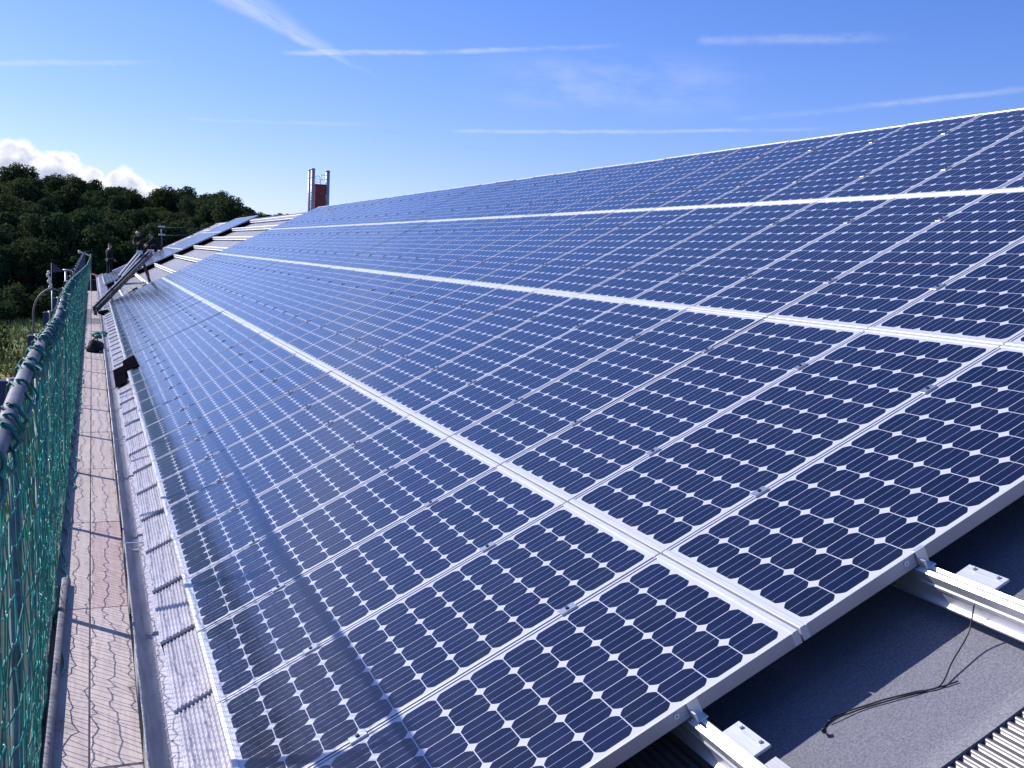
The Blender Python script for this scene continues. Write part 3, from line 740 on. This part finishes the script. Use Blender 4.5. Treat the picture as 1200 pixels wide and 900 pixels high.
# ---- safety net hung from the rail
net = empty('safety_net', (XN, 20, ZD), 'dark green knotted safety net hanging from the scaffold rail', 'safety net')
def onnet(o):
    o.parent = net; o.matrix_parent_inverse = Matrix.Translation(-Vector(net.location)); return o
def netlayer(seed, off, y0, y1, dy, nz, rv, rh):
    r = random.Random(seed); mb = MB(); ny = int((y1 - y0) / dy)
    ph = [r.uniform(0, 6.28) for _ in range(6)]
    P = []
    for j in range(ny + 1):
        y = y0 + j * dy; T = rail_at(min(max(y, -4), 45)); colm = []
        for i in range(nz + 1):
            t = i / nz
            # bellied, with folds and a bunched foot
            belly = (.030 + .025 * math.sin(y * .9 + ph[0]) + .018 * math.sin(y * 2.3 + ph[1])) * math.sin(t * math.pi) * 1.0
            fold = .016 * math.sin(y * 5.1 + t * 3 + ph[2]) * t + .010 * math.sin(y * 9.7 + t * 6.0 + ph[3]) * (.3 + t)
            z = T.z - .03 - (T.z - .03 - (ZD + .02)) * t + .02 * math.sin(y * 1.7 + ph[4]) * t * (1 - t) * 2
            x = T.x + (XN - .025 - T.x) * t + off + belly * (1 - .7 * t) + fold * .8
            colm.append(Vector((x + r.gauss(0, .003), y + r.gauss(0, .010) + .02 * t * math.sin(y * 3.1 + ph[5]), z + r.gauss(0, .010))))
        P.append(colm)
    def strand(a, b, rad, sag=0):
        d = (b - a); L = d.length
        if L < 1e-5: return
        d /= L; s1 = d.cross(Vector((.3, .2, .9))); s1 = s1.normalized() if s1.length > 1e-4 else Vector((1, 0, 0)); s2 = d.cross(s1); k = len(mb.v)
        for p in (a, b):
            for q in range(3):
                th = 2.094 * q; mb.v.append(tuple(p + s1 * (math.cos(th) * rad) + s2 * (math.sin(th) * rad)))
        for q in range(3): mb.face((k + q, k + (q + 1) % 3, k + 3 + (q + 1) % 3, k + 3 + q), 0, True)
    for j in range(ny + 1):
        for i in range(nz + 1):
            if i < nz:
                far = P[j][i].y > 16
                strand(P[j][i], P[j][i + 1], rv)
            if j < ny: strand(P[j][i], P[j + 1][i], rh)
            if P[j][i].y < 15:       # knots
                c = P[j][i]; s = rv * 1.5; k = len(mb.v)
                for dx in ((s, 0, 0), (0, s, 0), (0, 0, s * 3.4), (-s, 0, 0), (0, -s, 0), (0, 0, -s * 3.4)): mb.v.append(tuple(c + Vector(dx)))
                for f in ((0, 1, 2), (1, 3, 2), (3, 4, 2), (4, 0, 2), (1, 0, 5), (3, 1, 5), (4, 3, 5), (0, 4, 5)): mb.face([k + q for q in f], 1, True)
    return mb
onnet(netlayer(1, .0, -4.0, 45.0, .051, 18, .0023, .0030).build('mesh', [M['net'], M['knot']]))
# rope lashed round the rail in loose turns
rp_ = MB(); rnd = random.Random(6)
y = -3.9; turns = []
while y < 44.5:
    turns.append(y); y += rnd.choice((.09, .13, .22, .30, .34)) * (1 if y < 4 else .75)
path = []
for q_, y in enumerate(turns):
    tw = rnd.uniform(-.045, .045); sl_ = rnd.uniform(0, .018)
    for q in range(12):
        th = 2.2 + 2 * math.pi * q / 12; c = rail_at(y + tw * math.sin(math.pi * q / 12))
        rr = .0268 + (sl_ if math.sin(th) < -.3 else 0)
        path.append(c + Vector((math.cos(th) * rr, .012 * q / 12, math.sin(th) * rr)))
    if q_ + 1 < len(turns):      # the free run hangs in a shallow loop to the next turn
        y2 = turns[q_ + 1]; L = y2 - y; dip = rnd.uniform(.02, .42) * L
        for t in (.2, .4, .6, .8):
            c = rail_at(y + L * t); path.append(c + Vector((.029 + rnd.uniform(0, .012), 0, .012 - 4 * dip * t * (1 - t))))
rp_.tube(path, .0048, 6)
onnet(rp_.build('lashing_rope', M['rope']))
# the edge rope along the foot, lying in loops on the planks
fr_ = MB(); pts = []
rnd = random.Random(16)
y = -3.5
while y < 30:
    pts.append((XN + .01 + rnd.uniform(-.02, .05), y, ZD + .012)); y += rnd.uniform(.12, .3)
fr_.tube(smooth(pts, 4), .006, 6); onnet(fr_.build('foot_rope', M['net']))

# ---- things lying on the walkway
def blob(mb, c, r, seed, nu=14, nv=9, amp=.25, mi=0, flat=True):
    rr = random.Random(seed); ph = [rr.uniform(0, 6.28) for _ in range(8)]; b = len(mb.v)
    for i in range(nv + 1):
        th = math.pi * i / nv
        for j in range(nu):
            a = 2 * math.pi * j / nu
            d = 1 + amp * (.5 * math.sin(3 * a + ph[0] + th * 2) * math.sin(th) + .4 * math.sin(5 * a + ph[1]) * math.sin(2 * th) + .35 * math.sin(4 * th + ph[2] + a))
            z = c[2] + r[2] * d * math.cos(th)
            if flat: z = max(z, c[2] - r[2] * .75)
            mb.v.append((c[0] + r[0] * d * math.sin(th) * math.cos(a), c[1] + r[1] * d * math.sin(th) * math.sin(a), z))
    for i in range(nv):
        for j in range(nu):
            k = b + i * nu + j; k2 = b + i * nu + (j + 1) % nu
            mb.face((k, k + nu, k2 + nu, k2), mi, True)
bag = empty('tool_bag', (-1.87, 19.6, ZD), 'dark slumped tool bag lying on the scaffold planks', 'bag')
mb = MB(); blob(mb, (0, 0, .09), (.15, .34, .13), 31, 18, 12, .22); mb.build('body', M['jacket'], bag)
mb = MB(); mb.tube(smooth([(-.06, -.22, .16), (-.03, -.12, .24), (.03, .05, .25), (.06, .2, .17)], 6), .012, 6); mb.build('handle', M['black'], bag)
mb = MB(); mb.cbox(.07, -.36, .0, .17, -.18, .05, .006); mb.build('flap', M['plankgrey'], bag)
nb = MB()
for q in range(9): blob(nb, (-1.80 + rnd.uniform(-.10, .10), 22.9 + rnd.uniform(-.25, .25), ZD + .035 + .02 * (q % 3)), (.11, .16, .045), 40 + q, 12, 6, .3)
tag(nb.build('net_bundle', M['rope']), 'loose bundle of green netting dropped across the walkway', 'netting')
gl_ = MB(); blob(gl_, (-1.60, 28.0, -.90), (.16, .28, .075), 61, 14, 8, .35); blob(gl_, (-1.36, 28.0, -.86), (.10, .2, .085), 62, 12, 8, .3); gl_.tube([(-1.58, 28, -.9), (-1.38, 28, -.86)], .04, 8); gl_.tube([(-1.53, 27.6, -1.04), (-1.52, 28, -.90)], .06, 8)
tag(gl_.build('tarpaulin', M['black']), 'crumpled black sheeting hooked over the gutter below the hoist foot', 'sheeting')

# ================================================================== ROOF HOIST
def world_at(y, px, py):
    d = R0 * ((px - 600) / 1260.157) + R1 * ((py - 450) / 1260.157) + R2
    return CAM + d * ((y - CAM.y) / d.y)
ho = empty('roof_hoist', W(-.29, 33.4, HR), 'inclined grey ladder hoist leaning from the walkway over the roof', 'hoist')
def onho(o):
    o.parent = ho; o.matrix_parent_inverse = Matrix.Translation(-Vector(ho.location)); return o
A = world_at(30.3, 111.5, 362.5); B = world_at(33.2, 177.5, 295.5)
def beam(mb, a, b, w, h, mi=0):
    d = (b - a).normalized(); s = d.cross(Vector((0, 0, 1))).normalized(); n_ = s.cross(d)
    k = len(mb.v)
    for p in (a, b):
        for (i, j) in ((-1, -1), (1, -1), (1, 1), (-1, 1)): mb.v.append(tuple(p + s * (w * i / 2) + n_ * (h * j / 2)))
    mb.face((k, k + 1, k + 2, k + 3), mi); mb.face((k + 7, k + 6, k + 5, k + 4), mi)
    for q in range(4): mb.face((k + q, k + 4 + q, k + 4 + (q + 1) % 4, k + (q + 1) % 4), mi)
D = (B - A).normalized(); Sd = D.cross(Vector((0, 0, 1))).normalized(); Nn = Sd.cross(D)
for s in (-1, 1):
    mb = MB(); beam(mb, A + Sd * (.055 * s), B + Sd * (.055 * s), .04, .14); onho(mb.build('rail_beam', M['hoist']))
mb = MB()
for q in range(1, 15):
    p = A + (B - A) * (q / 15); mb.tube([p - Sd * .045, p + Sd * .045], .018, 6)
onho(mb.build('rungs', M['hoist']))
mb = MB(); beam(mb, A + Nn * .078 - Sd * .055, B + Nn * .078 - Sd * .055, .04, .014); onho(mb.build('edge_strip', M['steel']))
mb = MB(); beam(mb, B - D * .04 + Nn * .03 - Sd * .085, B - D * .04 + Nn * .03 + Sd * .085, .12, .15); onho(mb.build('head_pulley', M['white']))
# carriage riding on the beams
C0 = world_at(32.0, 141, 325) ; C1 = world_at(33.0, 163.5, 298)
mb = MB(); beam(mb, C0, C1, .13, .04); onho(mb.build('carriage', M['hoist']))
for s in (-1, 1):
    mb = MB(); beam(mb, C0 + Sd * (.06 * s) + Nn * .04, C1 + Sd * (.06 * s) + Nn * .04, .03, .04); onho(mb.build('carriage_rail', M['white']))
mb = MB(); q = world_at(33.0, 163.5, 295.5); beam(mb, q - Sd * .08, q + Sd * .08, .10, .11); onho(mb.build('carriage_head', M['white']))
F0 = world_at(33.4, 177, 334.5); 
mb = MB(); mb.tube([world_at(32.9, 168, 308), (world_at(32.9, 168, 308) + F0) / 2, F0], .045, 8); onho(mb.build('support_leg', M['hoist']))
mb = MB(); m_ = world_at(32.9, 172, 318); mb.tube([m_, m_ + (F0 - m_) * .3], .055, 8); onho(mb.build('red_sleeve', M['redpaint']))
mb = MB(); mb.tube([world_at(31.6, 143, 333), world_at(33.3, 178, 331)], .03, 8); onho(mb.build('brace', M['steel']))
mb = MB(); q = world_at(30.3, 112, 362); mb.box(q.x - .04, q.y - .06, ZD, q.x + .04, q.y + .06, q.z - .05); onho(mb.build('foot', M['hoist']))
pk = MB(); q = W(-1.15, 33.6, HR + .03)
for i in range(5):
    v = -1.2 + .16 * i; pk.box(v, 33.2 - .1 * (i % 2), HR + .02, v + .15, 35.4 + .25 * ((i * 7) % 3), HR + .075 + .03 * (i % 3), X=TILT)
tag(pk.build('sheet_stack', M['plankgrey']), 'small stack of grey roof sheets on the bare roof behind the hoist', 'sheets')

# ================================================================== PEOPLE (far off, about fifty-five metres)
def skin_obj(name, verts, edges, radii, material, parent, sub=2):
    me = bpy.data.meshes.new(name); me.from_pydata([tuple(v) for v in verts], edges, []); me.materials.append(material); me.update()
    o = link(bpy.data.objects.new(name, me), parent)
    md = o.modifiers.new('skin', 'SKIN'); md.use_smooth_shade = True
    for i, r in enumerate(radii):
        me.skin_vertices[0].data[i].radius = r if isinstance(r, tuple) else (r, r)
    me.skin_vertices[0].data[0].use_root = True
    sb = o.modifiers.new('sub', 'SUBSURF'); sb.levels = sub; sb.render_levels = sub
    return o
def person(loc, rz, pose, label, cap):
    e = empty('person', loc, label, 'person'); e.rotation_euler = (0, 0, rz); e.scale = (.93, .93, .93)
    J = pose
    V = []; E = []; RR = []
    def add(p, r, par=None):
        V.append(Vector(p)); RR.append(r)
        if par is not None: E.append((par, len(V) - 1))
        return len(V) - 1
    pel = add(J['pelvis'], (.15, .11)); wa = add(J['waist'], (.135, .10), pel); ch = add(J['chest'], (.165, .115), wa); nk0 = add(J['neckbase'], (.085, .075), ch)
    nk = add(J['neck'], .055, nk0)
    h = Vector(J['head']); up = (h - Vector(J['neck'])).normalized()
    f = Vector(J['face']).normalized()
    h0 = add(h - up * .03, (.075, .085), nk); h1 = add(h + up * .06, (.082, .10), h0); add(h + up * .125, (.055, .065), h1)
    add(h + f * .118 + up * .005, .014, h0)                                            # nose
    for s in (-1, 1):
        sd = up.cross(f) * s
        add(h + sd * .088 + up * .01, (.012, .022), h0)                                # ears
    for s, k in ((-1, 'l'), (1, 'r')):
        sh = add(J['sh' + k], .062, nk0); el = add(J['el' + k], .046, sh); wr = add(J['wr' + k], .032, el)
        d = (Vector(J['wr' + k]) - Vector(J['el' + k])).normalized(); pm = add(Vector(J['wr' + k]) + d * .07, (.042, .022), wr)
        sd = d.orthogonal().normalized()
        for q, L in ((-1.5, .075), (-.5, .09), (.5, .085), (1.5, .065)):
            a = add(Vector(J['wr' + k]) + d * .11 + sd * (.019 * q), .009, pm); add(V[a] + d * L * .6 + d.cross(sd) * .03, .007, a)
        tmb = add(Vector(J['wr' + k]) + d * .05 + sd * .05, .010, pm); add(V[tmb] + d * .04, .008, tmb)
        hp = add(J['hip' + k], .088, pel); kn = add(J['kn' + k], .060, hp); an = add(J['an' + k], .042, kn)
        add(J['toe' + k], (.042, .03), an)
    skin_obj('body', V, E, RR, M['skin'], e)
    # clothing
    V2 = []; E2 = []; R2_ = []
    def a2(p, r, par=None):
        V2.append(Vector(p)); R2_.append(r)
        if par is not None: E2.append((par, len(V2) - 1))
        return len(V2) - 1
    p0 = a2(Vector(J['pelvis']) + Vector((0, 0, .02)), (.185, .145)); p1 = a2(J['waist'], (.175, .135), p0); p2 = a2(J['chest'], (.20, .15), p1); p3 = a2(J['neckbase'], (.10, .09), p2)
    for k in 'lr':
        a = a2(J['sh' + k], .085, p3); b = a2(J['el' + k], .066, a); a2(Vector(J['el' + k]).lerp(Vector(J['wr' + k]), .9), .048, b)
    skin_obj('jacket', V2, E2, R2_, M['jacket'], e)
    V2.clear(); E2.clear(); R2_.clear()
    p0 = a2(J['pelvis'], (.175, .135))
    for k in 'lr':
        a = a2(J['hip' + k], .112, p0); b = a2(J['kn' + k], .082, a); a2(Vector(J['kn' + k]).lerp(Vector(J['an' + k]), .93), .066, b)
    skin_obj('trousers', V2, E2, R2_, M['trousers'], e)
    for k in 'lr':
        an, toe = Vector(J['an' + k]), Vector(J['toe' + k])
        d = (toe - an); d.z = 0; d.normalize()
        skin_obj('boot', [an + Vector((0, 0, .06)), an + Vector((0, 0, -.035)) , Vector((an.x, an.y, an.z - .035)) + d * .09, Vector((an.x, an.y, an.z - .045)) + d * .17], [(0, 1), (1, 2), (2, 3)], [.058, .062, .052, .04], M['boot'], e)
    hm_ = MB(); c = h + up * .055
    nseg = 14
    for i in range(6):
        t = math.pi / 2 * i / 5
        for q in range(nseg):
            a = 2 * math.pi * q / nseg
            sdv = up.cross(f)
            p = c + (f * math.cos(a) + sdv * math.sin(a) * .86) * (.118 * math.cos(t)) + up * (.105 * math.sin(t))
            hm_.v.append(tuple(p))
    for i in range(5):
        for q in range(nseg):
            hm_.face((i * nseg + q, i * nseg + (q + 1) % nseg, (i + 1) * nseg + (q + 1) % nseg, (i + 1) * nseg + q), 0, True)
    if cap == 'helmet':
        k = len(hm_.v)
        sdv = up.cross(f)
        for (a_, b_, u_) in ((.11, -.07, 0), (.11, .07, 0), (.18, .04, -.015), (.18, -.04, -.015)): hm_.v.append(tuple(c + f * a_ + sdv * b_ + up * u_))
        hm_.face((k, k + 1, k + 2, k + 3))
    hm_.build('cap' if cap != 'hair' else 'hair', M['white'] if cap == 'helmet' else M['hair'], e)
    # eyes and mouth
    ey = MB(); sdv = up.cross(f)
    for s in (-1, 1): blob(ey, tuple(h + f * .092 + sdv * (.034 * s) + up * .03), (.011, .011, .009), 3, 8, 5, 0, flat=False)
    ey.build('eyes', M['hair'], e)
    return e
stand = dict(pelvis=(0, 0, .93), waist=(0, -.01, 1.08), chest=(0, 0, 1.27), neckbase=(0, .01, 1.43), neck=(0, .02, 1.49), head=(0, .045, 1.60), face=(0, 1, -.1),
             shl=(-.19, 0, 1.40), ell=(-.25, .04, 1.12), wrl=(-.20, .22, 1.0), shr=(.19, 0, 1.40), elr=(.26, .0, 1.12), wrr=(.22, .18, .93),
             hipl=(-.09, 0, .88), knl=(-.11, .04, .48), anl=(-.12, -.02, .09), toel=(-.14, .12, .04), hipr=(.09, 0, .88), knr=(.12, .03, .48), anr=(.13, -.01, .09), toer=(.15, .13, .04))
crouch = dict(pelvis=(0, -.12, .42), waist=(0, -.06, .56), chest=(0, .08, .72), neckbase=(0, .18, .84), neck=(0, .22, .89), head=(0, .29, .98), face=(0, 1, -.45),
              shl=(-.19, .16, .81), ell=(-.27, .36, .62), wrl=(-.18, .55, .52), shr=(.19, .16, .81), elr=(.26, .36, .6), wrr=(.16, .56, .48),
              hipl=(-.10, -.10, .40), knl=(-.17, .28, .46), anl=(-.14, -.02, .09), toel=(-.16, .12, .04), hipr=(.10, -.10, .40), knr=(.17, .28, .44), anr=(.14, -.02, .09), toer=(.16, .12, .04))
bend = dict(stand); bend.update(waist=(0, .03, 1.07), chest=(0, .14, 1.23), neckbase=(0, .22, 1.36), neck=(0, .25, 1.41), head=(0, .31, 1.50), shl=(-.19, .19, 1.33), shr=(.19, .19, 1.33), ell=(-.24, .34, 1.1), wrl=(-.15, .5, .98), elr=(.24, .34, 1.08), wrr=(.15, .52, 1.0))
person(W(-1.375, 54.0, HR + .02), math.radians(-60), stand, 'leftmost worker in dark clothes standing upright at the far eave', 'hair')
person(W(.40, 57.2, HR + .02), math.radians(150), bend, 'middle worker in dark clothes and pale cap standing behind the hoist', 'helmet')
person(W(1.20, 55.6, HR + .02), math.radians(70), crouch, 'rightmost worker crouching at the far solar panels', 'hair')

# ================================================================== CHIMNEY BEYOND THE RIDGE
cy = 43.0
cb_ = world_at(cy, 374, 262); ct = world_at(cy, 374, 198.5)
ch = empty('chimney', (cb_.x, cy, cb_.z - 1.2), 'red chimney shaft between tall shiny steel flues beyond the ridge', 'chimney')
def px(d): return d * (cy - CAM.y) / 0.94 / 1260.157
hh = (ct.z - ch.location.z)
mb = MB(); w = px(10.6) / 2; mb.box(-w, -.16, 0, w, .16, hh - px(17)); mb.box(-w - .01, -.17, hh - px(17), w + .01, .17, hh - px(16)); mb.build('red_shaft', M['brick'], ch)
def flue(x, y, r, top, nm='flue'):
    mb = MB(); mb.tube([(x, y, 0), (x, y, top)], r, 14); 
    for q in range(0, 9):
        z = top - .05 - q * .31
        if z > .1: mb.tube([(x, y, z), (x, y, z + .03)], r * 1.07, 14)
    mb.tube([(x, y, top - .02), (x, y, top + .02)], r * 1.12, 14); return mb.build(nm, M['flue'], ch)
flue(-px(8.2), -.06, px(2.2), hh); flue(px(8.0), -.04, px(2.3), hh - px(1.2)); flue(-px(10.8), .14, px(1.5), hh - px(1.0))
mb = MB(); z0 = hh - px(17)
for x in (-px(4.2), px(0.2)): mb.tube([(x, .19, 0.3), (x, .19, hh - px(7))], .013, 6)
for q in range(14):
    z = hh - px(7) - q * .12
    mb.tube([(-px(4.2), .19, z), (px(.2), .19, z)], .009, 6)
mb.build('ladder', M['steel'], ch)
mb = MB(); mb.tube([(px(.2), -.1, hh - px(6)), (px(6.5), -.1, hh - px(6))], .014, 6); mb.tube([(px(.2), -.1, hh - px(11)), (px(6.5), -.1, hh - px(11))], .012, 6); mb.tube([(px(.2), -.1, hh - px(6)), (px(.2), -.1, z0)], .014, 6); mb.build('bracing', M['steel'], ch)

# ================================================================== SMALL THINGS BEYOND THE NET
lp = empty('arched_post', (-4.0, 60, -7), 'thin grey arched pipe on a post beyond the safety net', 'post')
q = [world_at(60, a, b) - Vector((-4.0, 60, -7)) for a, b in ((39, 377), (39, 366), (41, 356), (46, 347), (53, 341), (60, 338.5), (67, 340), (72, 343.5), (76, 348), (78, 357))]
mb = MB(); mb.tube([(q[0].x, q[0].y, 0)] + smooth(q, 5), .05, 8); mb.build('arch', M['tube'], lp)
p = world_at(60, 61, 338) - Vector((-4.0, 60, -7)); mb = MB(); mb.tube([(p.x, p.y, 0), tuple(p)], .035, 8); mb.build('post', M['steel'], lp)
mb = MB()
for i in range(6):
    c = world_at(60, 58 - .6 * i + (i % 2) * 2.2, 337 - i * 3.6) - Vector((-4.0, 60, -7)); blob(mb, tuple(c), (.07, .07, .10), 70 + i, 8, 6, .3, flat=False)
mb.tube([tuple(p), tuple(world_at(60, 55.5, 318) - Vector((-4.0, 60, -7)))], .03, 6)
mb.build('insulators', M['white'], lp)
fl = MB(); pts = [world_at(62, a, b) for a, b in ((60.5, 308), (73, 318), (66, 319), (61, 319.5))]
k = len(fl.v); fl.v += [tuple(x) for x in pts] + [tuple(x + Vector((.02, .06, 0))) for x in pts]
fl.face((0, 1, 2, 3)); fl.face((7, 6, 5, 4))
for i in range(4): fl.face((i, 4 + i, 4 + (i + 1) % 4, (i + 1) % 4))
b_ = world_at(62, 60.5, 308); fl.tube([(b_.x, b_.y, -7), tuple(b_)], .03, 6)
tag(fl.build('flag', M['bluepaint']), 'dark blue triangular pennant on a pole before the wood', 'pennant')
tb = MB(); a_, b_ = world_at(58, 73.5, 316.5), world_at(58, 85, 316.5); tb.tube([a_, b_], .045, 8); m_ = world_at(58, 77, 317); tb.tube([(m_.x, m_.y, -7), tuple(m_)], .05, 8)
tag(tb.build('crossbar_post', M['steel']), 'grey post with a short level crossbar behind the net', 'post')
gr_ = empty('gable_guard_rail', (1.6, 60.5, 0), 'white capped post with two thin guard rails at the far gable', 'guard rail')
def lg(v): return tuple(v - Vector((1.6, 60.5, 0)))
mb = MB(); a_ = world_at(60.5, 189.5, 266); b_ = world_at(60.5, 190, 296)
mb.tube([lg(b_), lg(a_)], .045, 8); onp = mb.build('post', M['hoist'], gr_)
mb = MB(); 
for yy in (265.5, 275.0):
    c = world_at(60.5, 189.8, yy); mb.box(*lg(c - Vector((.17, .1, .04))), *lg(c + Vector((.17, .1, .04))))
mb.build('cap', M['white'], gr_)
mb = MB()
for yy, y2 in ((267, 266.5), (276, 274.5)): mb.tube([lg(world_at(60.5, 190, yy)), lg(world_at(60.8, 275, y2))], .02, 6)
mb.build('rail', M['hoist'], gr_)
sh = empty('shed', (-1.9, 72, -7), 'low dark shed with a red brown roof beyond the scaffold end', 'shed')
a_ = world_at(72, 108, 322).z + 7
mb = MB(); mb.box(-.9, -1, 0, .9, 1.5, a_ - .35); mb.build('wall', M['trousers'], sh)
mb = MB(); mb.extrude_y([(-1.0, a_ - .32), (0, a_ + .06), (1.0, a_ - .32), (1.0, a_ - .38), (0, a_ - .0), (-1.0, a_ - .38)], -1.15, 1.6, closed=True); mb.build('roof', M['brick'], sh)
print('trees', cnt, 'objects', len(bpy.data.objects))
